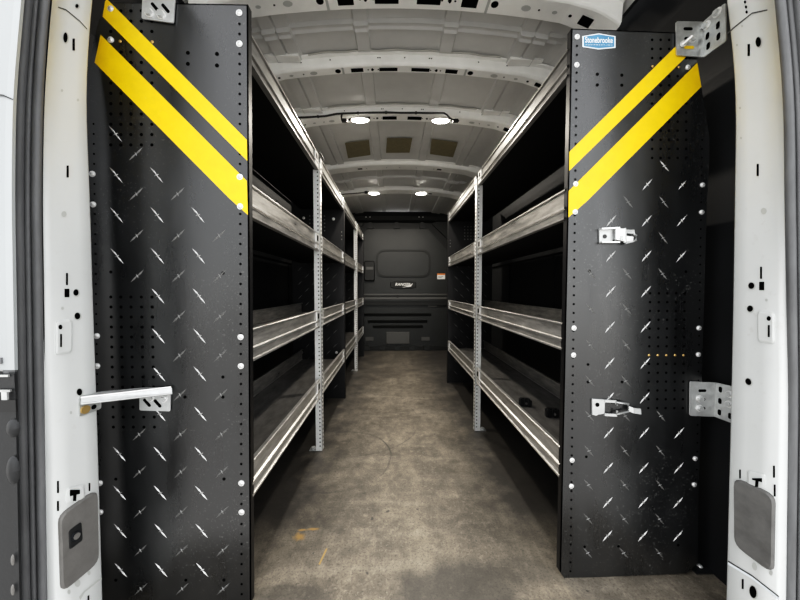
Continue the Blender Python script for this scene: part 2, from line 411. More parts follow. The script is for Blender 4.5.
for side, D in SIDE.items():
    s = D['s']; a, b_ = D['pa'], D['pb']
    t = Vector((b_.x-a.x, b_.y-a.y, 0)).normalized(); n = Vector((t.y, -t.x, 0))
    if n.x*s > 0: n = -n
    D['n'] = n; D['t'] = t
    rows = []
    for y in YS:
        xi = curve(y, *D['inner']); xo = curve(y, *D['outer']); fl = 11*s
        p1 = atplane(xi, y, a, n); p2 = atplane(xo-fl, y, a, n)
        r = [p1+Vector((s*.10, .012, 0)), p1+Vector((s*.012, .010, 0)), p1+Vector((s*.003, .004, 0)), p1-YA*.001, p1.lerp(p2, .33), p1.lerp(p2, .66), p2]
        e = aty(xo, y, .668)
        r += [p2.lerp(e, .30)+n*.0015-YA*.002, p2.lerp(e, .6)-YA*.004, e.lerp(p2, .1)-YA*.0015, e, e+Vector((s*.02, 0, 0)), e+Vector((s*.10, 0.0, 0))]
        rows.append(r)
    mb = MB(); mb.loft(rows, 'white', True)
    D['pillar'] = tag(mb.build('trim_3' if s < 0 else 'trim_4', recalc=True), kind='structure')
    # fittings pressed and punched into the pillar face
    det = MB()
    def on(px, py, off=.0012, D=D): return atplane(px, py, D['pa']+D['n']*off, D['n'])
    def pol(pts, m='hole', off=.0012): det.face([on(x, y, off) for x, y in pts], m)
    def ell(cx, cy, rx, ry, m='hole', off=.0012, tilt=0):
        pol([(cx+rx*math.cos(k*math.pi/8), cy+ry*math.sin(k*math.pi/8)+tilt*rx*math.cos(k*math.pi/8)) for k in range(16)], m, off)
    def hole(cx, cy, rx, ry, tilt=0):
        ell(cx+.4, cy+.3, rx+.9, ry+.9, 'rim', .0008, tilt); ell(cx, cy, rx, ry, 'hole', .0014, tilt)
    def slot(cx, cy, w, h): pol([(cx-w/2, cy-h/2), (cx+w/2, cy-h/2), (cx+w/2, cy+h/2), (cx-w/2, cy+h/2)])
    def padp(x0, y0, x1, y1, sk):
        o = []
        for (cx, cy, a0) in ((x0+3, y0+3, 180), (x1-3, y0+3, 270), (x1-3, y1-3, 0), (x0+3, y1-3, 90)):
            for k in range(4):
                an = math.radians(a0+k*30); o.append((cx+3*math.cos(an), cy+3*math.sin(an)))
        mid = (x0+x1)/2
        f = [on(x, y+sk*(x-mid), 0) for x, y in o]; c = sum(f, Vector())/len(f)
        det.pillow(f, D['n']*.004, .005, 'white')
    def tee(cx, cy):
        padp(cx-9, cy-6, cx+9, cy+9, -.25*s*-1)
        pol([(cx-5, cy-1+s*1.2), (cx+5, cy-1-s*-3.2-s*2), (cx+5, cy+3+s*1.2), (cx-5, cy+3-s*1.2)], 'hole', .0055)
        pol([(cx-1.6, cy+2), (cx+1.6, cy+2), (cx+1.2, cy+9), (cx-2, cy+9)], 'hole', .0055)
    if s < 0:
        hole(65.5, 37.5, 2.1, 5); slot(73.7, 44.5, 2.4, 12); slot(67.7, 171.5, 2.2, 12); hole(77, 6, 1.6, 2)
        ell(64, 214, 2.6, 3, 'rim'); slot(67, 279, 2, 12); slot(67, 293, 4.8, 8.5); hole(76, 292.5, 2.6, 3.2); hole(77.5, 316, 2.8, 3.3)
        ell(62.5, 308.3, 1.4, 1.6, 'rim'); padp(55, 320, 71, 354, -.15); ell(60.5, 327, 2, 2.4, 'hole', .0055)
        pol([(60.2, 334), (62, 334), (62, 347), (60.2, 347)], 'hole', .0055)
        hole(79.5, 392, 2.7, 3.4); ell(71, 412.6, 1.2, 1.6, 'rim')
        slot(58, 487, 2, 12); slot(89.5, 487, 1.6, 8); slot(58, 506, 2, 10); tee(75, 492)
        ell(77.5, 583, 3, 4, 'rim'); ell(69, 592, 1.6, 2.4, 'rim'); ell(89, 573, 1.6, 2.2, 'rim'); ell(62, 90.5, 1.2, 1.4, 'rim'); ell(78, 100, 1.2, 1.4, 'rim')
        pol([(48, 3.3), (66, 9.2), (80, 20.6), (87, 28.4), (87, 29.6), (80, 21.8), (66, 10.4), (48, 4.3)], 'seam', .001)
        pol([(79, 597), (84, 591), (101.5, 577), (102, 578.6), (85, 592.3), (80.3, 600)], 'rim', .001)
        pol([(87.5, 596), (89.3, 595), (89.3, 606), (87.5, 606)])
    else:
        hole(758.3, 42, 2.7, 5); slot(748.7, 50, 2.4, 12); slot(757.7, 170, 2.2, 12)
        for x, y in ((745, 2), (746, 7), (746.6, 12)): ell(x, y, 1.2, 1.6)
        ell(763.7, 211, 3, 3.2, 'rim'); slot(761, 272.7, 2, 12); slot(761.7, 286, 5, 8.4); hole(751.3, 285.7, 3, 3.2); hole(750, 308.7, 2.9, 3.1)
        ell(766.3, 300, 1.4, 1.4, 'rim'); padp(758.5, 311.5, 775, 343, .15); ell(768.7, 318.5, 2.1, 2.4, 'hole', .0055)
        pol([(767.7, 325), (769.7, 325), (769.7, 337), (767.7, 337)], 'hole', .0055)
        hole(748.3, 381.7, 3, 3.3, .25)
        slot(740, 474, 1.7, 9); slot(774, 471.7, 2, 12); slot(774.7, 490.5, 2, 12); tee(757, 478)
        ell(754.5, 566.5, 2.6, 3.8, 'rim', .0012, .5); ell(771, 573, 1.8, 2.6, 'rim')
        pol([(728, 560.5), (752, 575), (779, 596), (779, 597.6), (752, 576.6), (728, 562)], 'seam', .001)
        pol([(728, 562), (752, 576.6), (779, 597.6), (779, 600), (752, 579), (728, 564.4)], 'stick_white', .0008)
        slot(742.7, 584, 2, 10); hole(753, 592, 3.6, 6, .4)
        pol([(727, 33), (735, 26), (752, 12.5), (777.5, 7.2), (777.5, 8.4), (752, 13.9), (735, 27.4), (727, 34.6)], 'seam', .001)
        for x, y in ((737, 45), (742, 26), (740, 108), (741, 138)): ell(x, y, 1, 1.2, 'rim')
    det.build('pressing', D['pillar'], recalc=False)
    # rubber door seal, three lobes side by side
    mb = MB()
    for k, (fr, wd, yy) in enumerate(((.12, .135, .662), (.46, .085, .658), (.83, .155, .650))):
        path = []; rad = []
        for y in YS:
            xo = curve(y, *D['outer']); xs = curve(y, *D['sealo'])
            path.append(aty(xo+(xs-xo)*fr, y, yy)); rad.append(abs(xs-xo)*wd*yy/F)
        mb.tube(path, rad, 'seal', 10)
    path = [aty((curve(y, *D['outer'])+curve(y, *D['sealo']))/2, y, .667) for y in YS]
    mb.loft([[p+XA*-.034, p+XA*.034] for p in path], 'flange')
    tag(mb.build('trim_5' if s < 0 else 'trim_6', recalc=True), kind='structure')

# grey covers on the pillars
def roundpoly(pts, r, k=4):
    out = []; n = len(pts)
    for i in range(n):
        p = Vector(pts[i]); a = Vector(pts[i-1]); b_ = Vector(pts[(i+1) % n])
        p0 = p+(a-p).normalized()*r; p1 = p+(b_-p).normalized()*r
        for j in range(k+1):
            t = j/k; out.append(p0*(1-t)**2+p*2*t*(1-t)+p1*t**2)
    return out
D = SIDE['left']
def onl(px, py, off=0.): return atplane(px, py, SIDE['left']['pa']+SIDE['left']['n']*off, SIDE['left']['n'])
def onr(px, py, off=0.): return atplane(px, py, SIDE['right']['pa']+SIDE['right']['n']*off, SIDE['right']['n'])
base = onl(78, 590)
root = empty('access_cover', base); tag(root, 'grey plastic cover with a recessed round socket, low on the left door pillar', 'cover')
mb = MB(); mb.pillow(roundpoly([onl(57.5, 515), onl(95.5, 489), onl(97, 562), onl(60, 593)], .019), D['n']*.008, .004, 'grey_plastic')
mb.build('cover_plate', root, root, recalc=True)
mb = MB(); mb.pillow(roundpoly([onl(68.5, 531, .0084), onl(81, 521.5, .0084), onl(82.5, 540, .0084), onl(69.3, 550, .0084)], .005), D['n']*.0012, .003, 'black_plastic')
so = mb.build('socket', root, root)
mb = MB(); c = onl(75.6, 536, .0098); mb.ngon(c, D['t']*.010, ZA*.011, 16, 'glass_dark', D['n']*.003); mb.ngon(c+D['n']*.0032, D['t']*.0065, ZA*.007, 14, 'grey_plastic', D['n']*.0015)
mb.build('socket_ring', so, root)
D = SIDE['right']; base = onr(755, 572)
root = empty('access_cover', base); tag(root, 'plain scuffed grey plastic cover, low on the right door pillar', 'cover')
mb = MB(); mb.pillow(roundpoly([onr(735.5, 477), onr(776, 495), onr(774.5, 574), onr(736, 545)], .020), D['n']*.008, .004, 'grey_plastic_worn')
mb.build('cover_plate', root, root, recalc=True)

# ---- opened rear door at the left edge of the view
mb = MB()
def dl(px, py, Y=.610): return aty(px, py, Y)
rows = []
for y in list(range(-200, 372, 19)):
    xs = curve(y, *SIDE['left']['sealo'])
    e = dl(xs+1.5, y); o = dl(xs-2, y, .604); q = dl(xs-9, y, .606)
    rows.append([e+YA*.03+XA*-.06, e, o, q, q+Vector((-.12, .0, 0)), q+Vector((-.12, .035, 0))])
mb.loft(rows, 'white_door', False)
mb.face([dl(-25, 91.5, .6035), dl(3, 94.5, .6035), dl(13, 99, .6033), dl(13, 100.2, .6033), dl(3, 96, .6035), dl(-25, 93, .6035)], 'seam')
door = tag(mb.build('door_1', recalc=True), kind='structure')
mb = MB()
rows = []
for y in list(range(372, 701, 20)):
    xs = curve(y, *SIDE['left']['sealo'])
    e = dl(xs+1, y); q = dl(xs-1.5, y, .605)
    rows.append([e+YA*.03+XA*-.06, e, q, q+Vector((-.012, 0, 0)), q+Vector((-.016, .006, 0)), q+Vector((-.12, .006, 0))])
mb.loft(rows, 'black_plastic', False)
for py, hh in ((428, 9), (470, 14)):
    c = dl(14, py, .602); mb.dome(c, XA*.012, ZA*hh*.0021, -YA*.008, 'black_plastic', 12, 4)
for py in (560, 590):
    c = dl(13, py, .602); mb.dome(c, XA*.003, ZA*.012, -YA*.003, 'grey_plastic', 10, 3)
mb.build('lower_trim', door, recalc=True)
mb = MB()
for (x0, x1, y0, y1, m, dy) in ((-8, 1, 358, 364, 'seal', 0), (3, 15, 367, 374, 'seal', .004), (-8, 8, 375, 377, 'zinc', -.004), (-8, 15, 374, 392, 'black_plastic', .0), (-8, 10, 390, 392, 'zinc', -.006), (1, 7, 392, 400, 'zinc_bar', -.006), (-8, 16, 400, 412, 'wire', -.002)):
    a, b_ = dl(x0, y0, .603+dy), dl(x1, y1, .603+dy); mb.box(a.x, b_.x, a.y, a.y+.003, a.z, b_.z, m)
mb.build('hinge', door)

# ------------------------------------------------------------------ bulkhead
root = empty('bulkhead_partition', (UC, YE, 0)); tag(root, 'black moulded partition with blind window recess closing the far end of the load bay', 'partition')
def bp(px, py, d=0.0): return aty(px, py, YE-d)
def bpr(pts, m, d0, d1, mb): mb.prism([bp(x, y, d0) for x, y in pts], (0, -(d1-d0), 0), m)
mb = MB()
mb.box(WL, WR, YE, YE+.04, 0, 2.03, 'bulk_dark')
pts = [(334, 296), (334, 262), (368, 229.5), (428, 229.5), (448, 252), (452, 262), (452, 296)]
mb.prism([bp(x, y, 0) for x, y in pts], (0, -.03, 0), 'bulk')
# side pillars of the frame
for pts in ([(326, 262), (330, 226), (352, 222), (364, 224), (344, 250), (334, 262)], [(452, 262), (448, 240), (431, 224), (442, 220), (462, 226), (466, 262)]):
    mb.prism([bp(x, y, 0) for x, y in pts], (0, -.05, 0), 'bulk_dark')
for px in (370.5, 396.7, 422):
    mb.prism([bp(px+2.8*math.cos(k*math.pi/6), 225.5-3.2*math.sin(k*math.pi/6), 0) for k in range(7)]+[bp(px-2.8, 229, 0), bp(px+2.8, 229, 0)], (0, -.04, 0), 'bulk_dark')
mb.prism([bp(x, y, 0) for x, y in ((330, 300), (456, 300), (456, 305), (330, 305))], (0, -.05, 0), 'bulk_dark')
mb.prism([bp(x, y, 0) for x, y in ((330, 305), (456, 305), (456, 351), (330, 351))], (0, -.022, 0), 'bulk')
mb.build('panel', root, root)
mb = MB()
ring = roundpoly([bp(376, 249.5, .03), bp(430.5, 249.5, .03), bp(430.5, 277, .03), bp(376, 277, .03)], .14, 6)
ring2 = roundpoly([bp(378, 251, .03), bp(428.5, 251, .03), bp(428.5, 275.5, .03), bp(378, 275.5, .03)], .12, 6)
mb.loft([[p for p in ring+ring[:1]], [p-YA*.018 for p in ring+ring[:1]], [p-YA*.018 for p in ring2+ring2[:1]], [p-YA*.001 for p in ring2+ring2[:1]]], 'bulk_dark', False)
mb.face([p-YA*.002 for p in ring2], 'bulk')
mb.build('window_recess', root, root)
mb = MB()
for y0, y1, d, m in ((293.8, 295.2, .055, 'bulk_light'), (295.2, 297.2, .045, 'bulk_dark'), (297.2, 299.2, .07, 'bulk_light'), (299.2, 301.2, .06, 'bulk')):
    a, b_ = bp(332, y0, .02), bp(456, y1, .02); mb.box(a.x, b_.x, YE-.02, YE-d, a.z, b_.z, m)
a = bp(397.5, 296.3, .07); mb.box(a.x-.012, a.x+.012, YE-.02, YE-.075, a.z-.02, a.z+.02, 'bulk_dark')
mb.build('cross_rail', root, root)
for (y, x0, x1) in ((314.8, 363, 431), (321.5, 368, 427), (326.7, 373, 423)):
    mb = MB(); a, b_ = bp(x0, y-1.5, .022), bp(x1, y+1.5, .022)
    mb.prism([Vector((a.x, YE-.022, b_.z)), Vector((a.x, YE-.022, a.z)), Vector((a.x, YE-.055, a.z))], (b_.x-a.x, 0, 0), 'bulk')
    mb.build('rib', root, root)
mb = MB(); a, b_ = bp(386, 332, .022), bp(409.5, 343.8, .022); mb.pillow([Vector((a.x, YE-.022, a.z)), Vector((b_.x, YE-.022, a.z)), Vector((b_.x, YE-.022, b_.z)), Vector((a.x, YE-.022, b_.z))], (0, -.016, 0), .012, 'bulk_light')
mb.build('hatch', root, root)
for x0, x1, y0, y1 in ((365.5, 373.5, 337, 340.5), (421.5, 429.5, 337, 340.5), (428, 436.5, 304.5, 306.8)):
    mb = MB(); a, b_ = bp(x0, y0, .022), bp(x1, y1, .022); mb.box(a.x, b_.x, YE-.02, YE-.036, a.z, b_.z, 'bulk_light'); mb.build('tab', root, root)
mb = MB(); a, b_ = bp(352, 346.5, .022), bp(448, 350, .022); mb.box(a.x, b_.x, YE-.02, YE-.05, a.z, b_.z, 'bulk_dark')
for px in (367, 382, 397, 412, 427): p = bp(px, 348, .05); mb.box(p.x-.035, p.x+.035, YE-.03, YE-.075, p.z-.03, p.z+.035, 'bulk')
mb.build('sill_rail', root, root)
mb = MB(); a, b_ = bp(364.5, 261, .03), bp(374.8, 281.2, .03)
mb.pillow(roundpoly([Vector((a.x, YE-.03, a.z)), Vector((b_.x, YE-.03, a.z)), Vector((b_.x, YE-.03, b_.z)), Vector((a.x, YE-.03, b_.z))], .03), (0, -.05, 0), .015, 'bulk_dark')
mb.box(a.x+.03, b_.x-.02, YE-.075, YE-.083, a.z-.13, a.z-.09, 'bulk_light')
tag(mb.build('latch_pocket', root, root))
mb = MB(); a, b_ = bp(390.3, 281, .03), bp(416, 288.5, .03); c = (a+b_)/2
mb.pillow(roundpoly([Vector((a.x, YE-.03, c.z+.035)), Vector((c.x-.12, YE-.03, a.z)), Vector((c.x+.12, YE-.03, a.z)), Vector((b_.x, YE-.03, c.z+.035)), Vector((b_.x, YE-.03, c.z-.035)), Vector((c.x+.12, YE-.03, b_.z)), Vector((c.x-.12, YE-.03, b_.z)), Vector((a.x, YE-.03, c.z-.035))], .012), (0, -.014, 0), .008, 'bulk_dark')
badge = mb.build('badge', root, root)
mb = MB(); t0, t1 = bp(395.3, 283.0, .046), bp(410.5, 285.8, .046); lettering(mb, 'RANGER', t0.x, t1.x, t1.z, t0.z, YE-.0455, 'text_white', .02, .2)
g0 = bp(402, 287.4, .046); g1 = bp(413, 283.2, .046)
mb.face([Vector((g0.x, YE-.0452, g0.z)), Vector((g1.x-.03, YE-.0452, g0.z+.012)), Vector((g1.x, YE-.0452, g1.z)), Vector((g1.x-.05, YE-.0452, g0.z+.032)), Vector((g0.x+.06, YE-.0452, g0.z+.014))], 'text_white')
mb.build('lettering', badge, root, recalc=False)
mb = MB(); a, b_ = bp(437.2, 273.5, .03), bp(445, 279.2, .03); mb.box(a.x, b_.x, YE-.028, YE-.034, a.z, b_.z, 'text_white')
mb.box(a.x, b_.x, YE-.034, YE-.036, a.z, a.z-.022, 'orange'); mb.box(a.x+.015, b_.x-.03, YE-.034, YE-.036, a.z-.045, a.z-.052, 'grey_plastic'); mb.box(a.x+.015, b_.x-.05, YE-.034, YE-.036, a.z-.06, a.z-.066, 'grey_plastic')
tag(mb.build('warning_tag', root, root), 'white and orange tag')

# ------------------------------------------------------------------ shelving
LIPP = [(-.014, .965), (-.012, 1.0), (0, 1.0), (.002, .985), (.002, .94), (-.004, .915), (-.004, .44), (.003, .41), (.003, .335), (-.004, .30), (-.004, .085), (.003, .06), (.003, 0), (-.016, 0)]
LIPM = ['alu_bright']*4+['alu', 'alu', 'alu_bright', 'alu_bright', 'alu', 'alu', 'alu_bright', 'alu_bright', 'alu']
def lip_mesh(mb, X, s, y0, y1, z0, z1, top=False):
    # s: +1 when the aisle is towards +X
    for k in range(len(LIPP)-1):
        (o0, h0), (o1, h1) = LIPP[k], LIPP[k+1]
        n = max(2, int((y1-y0)/.25)+1)
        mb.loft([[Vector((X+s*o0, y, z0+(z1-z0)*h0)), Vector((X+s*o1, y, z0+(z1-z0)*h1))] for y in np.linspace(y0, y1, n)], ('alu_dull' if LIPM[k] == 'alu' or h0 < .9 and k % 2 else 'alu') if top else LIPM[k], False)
def shelf(root, X, s, y0, y1, z0, z1, depth=.355, braces=()):
    mb = MB(); xb = X-s*depth
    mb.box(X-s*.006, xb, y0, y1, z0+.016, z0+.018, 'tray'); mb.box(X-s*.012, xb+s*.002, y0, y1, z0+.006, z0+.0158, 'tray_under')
    mb.box(xb, xb+s*.003, y0, y1, z0+.014, z1, 'alu'); mb.box(xb, xb+s*.012, y0, y1, z1-.004, z1, 'alu_bright'); mb.box(xb+s*.003, xb+s*.006, y0, y1, z0+.018, z0+.023, 'alu_bright')
    sh = mb.build('shelf', root, root)
    segs = []; a = y0
    for p in braces: segs.append((a, p-.012)); a = p+.036
    segs.append((a, y1))
    for (a, b_) in segs:
        mb = MB(); lip_mesh(mb, X, s, a, b_, z0, z1, z0 > 1.4); lp = mb.build('front_lip', sh, root)
    ends = []
    for p in braces: ends += [(p-.075, p-.014), (p+.038, p+.075)]
    ends.append((y1-.06, y1-.004))
    for (a, b_) in ends:
        mb = MB(); hz = (z1-z0)
        mb.box(X-s*.003, X+s*.003, a, b_, z0+hz*.42, z0+hz*.93, 'bolt'); mb.box(X-s*.003, X+s*.0022, a, b_, z0+hz*.1, z0+hz*.32, 'bolt')
        mb.box(X, X+s*.0036, a+.016, b_-.018, z0+hz*.52, z0+hz*.82, 'hole')
        mb.build('lip_bracket', sh, root)
    return sh
def post(root, X, s, Y, z1):
    mb = MB(); w = .036
    xo = X+s*.006
    mb.box(xo, xo-s*w, Y, Y+.0025, 0.003, z1, 'post'); mb.box(xo, xo-s*.0025, Y, Y+w, 0.003, z1, 'post')
    z = .03
    while z < z1-.02:
        for fx in (.012, .027): 
            zz = z+(0 if fx < .02 else .011)
            mb.box(xo-s*(fx-.003), xo-s*(fx+.003), Y-.0006, Y+.001, zz-.0035, zz+.0035, 'hole') if fx < .02 else None
        mb.box(xo+s*.0006, xo-s*.001, Y+.014, Y+.024, z-.005, z+.005, 'hole')
        z += .0225
    p = mb.build('post', root, root)
    mb = MB(); mb.box(xo, xo-s*.075, Y+.003, Y+.045, 0, .004, 'zinc'); mb.box(xo-s*.002, xo-s*.008, Y+.003, Y+.040, 0, .045, 'zinc')
    mb.ngon((xo-s*.055, Y+.024, .004), XA*.011, YA*.011, 6, 'bolt', ZA*.010)
    mb.build('foot_bracket', p, root)
def bolt(par, root, c, r=.0085, k_=.85, nrm=Vector((0, -1, 0)), m='bolt'):
    mb = MB(); c = Vector(c); r *= k_
    u = XA if abs(nrm.y) > .5 else YA
    mb.ngon(c, u*r*1.25, ZA*r*1.25, 14, 'bolt', nrm*.0015)
    mb.dome(c+nrm*.0015, u*r, ZA*r, nrm*r*.5, m, 10, 3)
    mb.ngon(c+nrm*(.0017+r*.5), u*r*.4, ZA*r*.4, 6, 'zinc', nrm*.0005)
    mb.build('bolt', par, root)

def panel_mesh(outline, Y, s, marks, holes, rivets, flange=.020):
    """s: -1 left / +1 right panel. outline = pixel outline on the plane Y, given clockwise from the aisle top corner"""
    mb = MB(); P = [aty(x, y, Y) for x, y in outline]
    mb.prism(P, (0, .0025, 0), 'panel', 'flange')
    # returns along the aisle edge, the bottom and the top
    a, b_ = P[0], P[-1]
    t = Vector((s*.004, 0, 0))
    mb.prism([a, b_, b_+t, a+t], (0, flange, 0), 'flange')
    a, b_ = P[0], P[1]; mb.prism([a, b_, b_-ZA*.003, a-ZA*.003], (0, flange, 0), 'flange')
    def at(x, y, d=.0): return aty(x, y, Y)-YA*d
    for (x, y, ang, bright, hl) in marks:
        m = 'tread' if bright else 'tread_shaded'; k = Y/F; c = at(x, y)
        d = Vector((math.cos(ang), 0, math.sin(ang))); w = Vector((-d.z, 0, d.x)); h = hl*k
        for q, (off, side) in enumerate(((-.42, .35), (.42, -.35))):
            cc = c+d*h*off+w*.0022*side; L_ = h*.62; wd = .0026 if bright else .0027
            vs = [cc-d*L_, cc+w*wd, cc+d*L_, cc-w*wd, cc-YA*.0022]
            mb.add(vs, [(0, 1, 4), (1, 2, 4), (2, 3, 4), (3, 0, 4)], m)
        mb.add([c-w*.007-d*.002, c-d*.003, c+w*.007+d*.002, c+d*.003, c-YA*.0024], [(0, 1, 4), (1, 2, 4), (2, 3, 4), (3, 0, 4)], m)
    for (x, y, r) in holes:
        c = at(x, y, .0006); mb.ngon(c, XA*r*Y/F, ZA*r*Y/F, 10, 'hole')
    for (x, y, r) in rivets:
        c = at(x, y, .0003); mb.dome(c, XA*r*Y/F, ZA*r*Y/F, -YA*.002, 'brass', 8, 3)
    return mb

def grid(xs, y0, y1, n): return [(x, y0+(y1-y0)*k/(n-1)) for k in range(n) for x in xs]

# ---------- left rear unit
PI4 = math.pi/4
ROOT_L = empty('shelving_unit', (-.62, 1.7, 0))
tag(ROOT_L, 'rear left aluminium shelving rack behind the black end panel, with mid post', 'shelving')
marks = []
cols = [115.5, 156, 197]
for i, y in enumerate([134, 175, 215, 256, 296, 336, 374, 414, 454, 493, 531, 570]):
    for j, x in enumerate(cols):
        if y == 134 and j > 0: continue
        if y == 175 and j > 1: continue
        if j == 0 and 290 < y < 430: continue
        marks.append((x+(y-134)*.012, y, -PI4-.08, True, 9.5))
cols2 = [135.7, 177, 218]
for i, y in enumerate([154, 194, 235.7, 276, 316.5, 355.5, 395, 434.5, 472, 512, 550.5, 589]):
    for j, x in enumerate(cols2):
        if y == 154 and j > 0: continue
        if y == 194 and j > 1: continue
        if j == 0 and 290 < y < 430: continue
        marks.append((x+(y-154)*.012, y, PI4, False, 9.0))
holes = [(x, y, 1.6) for x, y in grid([111, 121, 131, 141.5, 152], 11, 145, 14)]
holes += [(x+(y-297)*.02, y, 1.55) for x, y in grid([111, 121, 131, 141.5, 152], 297, 427, 14)]
holes += [(188, 53, 1.9), (188, 64, 1.9), (217, 54, 1.9), (217, 65.5, 1.9)]
holes += [(x, y, 1.6) for x, y in ((111, 272), (223, 273), (223, 377), (185, 397), (223, 397), (224, 479), (116, 479), (116, 580), (186, 580), (224, 580))]
holes += [(239.4+.004*y, 14+10*k, 1.25) for k in range(60) for y in [14+10*k] if abs(y-44) > 4]
holes += [(92+.014*y, y, 1.0) for y in range(124, 600, 10)]
rivets = [(120.3, 41.5, 1.6), (152.3, 42, 1.6)]
outl = [(248, 4.5), (104, 2), (95, 35), (89, 63), (84, 100), (85, 200), (90, 400), (92, 600), (98, 606), (248, 607), (251.2, 603)]
mb = panel_mesh(outl, YL, -1, marks, holes, rivets)
# the flange return must start at the aisle side
ep = mb.build('end_panel', ROOT_L, ROOT_L); ep['label'] = 'black tread-pattern panel with two yellow diagonal stripes'
def stripe(par, root, pts, Y):
    mb = MB(); mb.prism([aty(x, y, Y)-YA*.0004 for x, y in pts], (0, -.0008, 0), 'yellow'); mb.build('warning_stripe', par, root)
stripe(ep, ROOT_L, [(107, -1), (247, 140), (247.4, 161), (103, 17), (105.5, 2)], YL)
stripe(ep, ROOT_L, [(101, 35), (247, 181), (248, 215), (230, 199), (95, 63)], YL)
for x, y in ((239.3, 13), (239.5, 44), (240, 177), (240.3, 206.5), (240.8, 337), (241, 366), (241.5, 483), (241.7, 512), (111, 9), (111, 40), (92.5, 174), (93.3, 204.5), (97, 336), (97.3, 366), (100, 483), (100.5, 512)):
    bolt(ep, ROOT_L, aty(x, y, YL), .0078)

LEV = [(atx(253, b_, XL).z, atx(253, a, XL).z) for a, b_ in ((460, 495.5), (328.5, 361), (185, 218), (38, 68))]
LEVR = [(atx(563, b_, XR).z, atx(563, a, XR).z) for a, b_ in ((449, 481), (323, 350.5), (190, 220), (56, 82))]
print('LEVELS', LEV, LEVR)
PLY = 1.678
for z0, z1 in LEV: shelf(ROOT_L, XL, 1, YL+.012, 2.498, z0, z1, .355, (PLY,))
post(ROOT_L, XL, 1, PLY, 1.615)
def plain_panel(root, X, s, Y, z1, width=.40, bolts=(), extra=True):
    mb = MB(); x1 = X-s*width
    mb.box(X, x1, Y, Y+.003, .012, z1, 'flange'); mb.box(X, X-s*.004, Y-.004, Y+.036, .0, z1, 'flange'); mb.box(X, x1, Y, Y+.034, .0, .012, 'flange')
    for i, z in enumerate(np.arange(.10, z1-.35, .058)):
        for j in range(3):
            d = Vector((s*math.cos(PI4*(1 if i % 2 else -1)), 0, math.sin(PI4))).normalized()
            c = Vector((X-s*(.08+.115*j+(.057 if i % 2 else 0)), Y, z)); w = Vector((-d.z, 0, d.x))
            mb.add([c-d*.028, c+w*.003, c+d*.028, c-w*.003, c-YA*.002], [(0, 1, 4), (1, 2, 4), (2, 3, 4), (3, 0, 4)], 'tread_shaded')
    if extra:
        for k in range(5):
            for j in range(5):
                c = Vector((X-s*(.16+.03*j), Y-.0006, 1.40+.03*k)); mb.ngon(c, XA*.006, ZA*.006, 8, 'tread_shaded')
        for k in range(3): c = Vector((X-s*.02, Y-.0006, 1.33+.03*k)); mb.ngon(c, XA*.005, ZA*.005, 8, 'tread_shaded')
    p = mb.build('end_panel', root, root)
    for x, y in bolts: bolt(p, root, aty(x, y, Y), .011)
    return p
plain_panel(ROOT_L, XL+.002, 1, 2.503, 1.655, .43, ((301.5, 352.5), (336.5, 352.5), (303.7, 218), (333.5, 219)))

# ---------- left front unit
ROOT_L2 = empty('shelving_unit', (-.62, 3.4, 0))
tag(ROOT_L2, 'farther left shelving rack, beyond the second black panel near the partition', 'shelving')
for z0, z1 in LEV: shelf(ROOT_L2, XL, 1, 2.55, 4.06, z0, z1, .355, (3.337,))
post(ROOT_L2, XL, 1, 3.337, 1.590)
plain_panel(ROOT_L2, XL+.002, 1, 4.07, 1.60, .43, (), False)

# ---------- right unit
ROOT_R = empty('shelving_unit', (.71, 1.95, 0))
tag(ROOT_R, 'right aluminium shelving rack behind the black end panel with the blue sticker', 'shelving')
marks = []
for i, y in enumerate([220.7, 256.2, 291.7, 327, 363.4, 398, 433, 468, 502.5, 536]):
    for j, x in enumerate([611.5, 647, 682]):
        if j == 2 and 285 < y < 412: continue
        marks.append((x-(y-220)*.013, y, PI4+.12, True, 7.6))
marks += [(647.5, 184.5, PI4+.12, True, 7.6), (682.5, 185, PI4+.12, True, 6)]
for i, y in enumerate([202, 238, 274, 309, 345, 381, 416, 451, 485, 519, 553]):
    for j, x in enumerate([592, 628, 663.5]):
        if j == 0 and y < 250: continue
        if j == 2 and 285 < y < 412: continue
        if j == 1 and y == 238: continue
        marks.append((x-(y-220)*.013, y, -PI4-.05, False, 7.6))
marks += [(664.5, 166, -PI4, True, 7)]
holes = [(x, y, 1.35) for x, y in grid([652, 660.5, 669, 677.5, 686], 40, 158, 14)]
holes += [(x-(y-293)*.016, y, 1.35) for x, y in grid([650, 658.8, 667.3, 676, 684.5], 293.3, 408, 14)]
holes += [(597.3, 74.3, 1.6), (597.3, 85, 1.6), (621.7, 75.3, 1.6), (621.7, 85.3, 1.6)]
holes += [(x, y, 1.4) for x, y in ((589.3, 271), (685.7, 271.7), (588, 364.5), (588, 382), (622, 382), (586.3, 456.7), (584.5, 546.7), (618.3, 546.3), (678, 545))]
holes += [(577-(y-40)*.0125, y, 1.15) for y in np.arange(46, 575, 8.9)]
holes += [(702-(y-140)*.016, y, .9) for y in np.arange(140, 470, 8.9)]
rivets = [(x, 355.2, 1.35) for x in (649, 657.7, 666.3, 675, 683.5)]+[(652.5, 66.5, 1.3), (678.8, 67.3, 1.3)]
outl = [(571.3, 28.5), (676, 32.5), (690.5, 36), (697.5, 63), (702, 90), (709.5, 137), (709.5, 160), (707, 200), (698.5, 500), (698, 563), (686.5, 573.5), (564.5, 578.5), (559.8, 572)]
mb = panel_mesh(outl, YR, 1, marks, holes, rivets)
ep = mb.build('end_panel', ROOT_R, ROOT_R); ep['label'] = 'black tread-pattern panel with two yellow diagonal stripes and blue sticker'
stripe(ep, ROOT_R, [(569.2, 152), (676, 46), (690, 53), (569, 171)], YR)
stripe(ep, ROOT_R, [(568.6, 191), (697, 63), (701, 87), (587, 201), (568.3, 217.5)], YR)
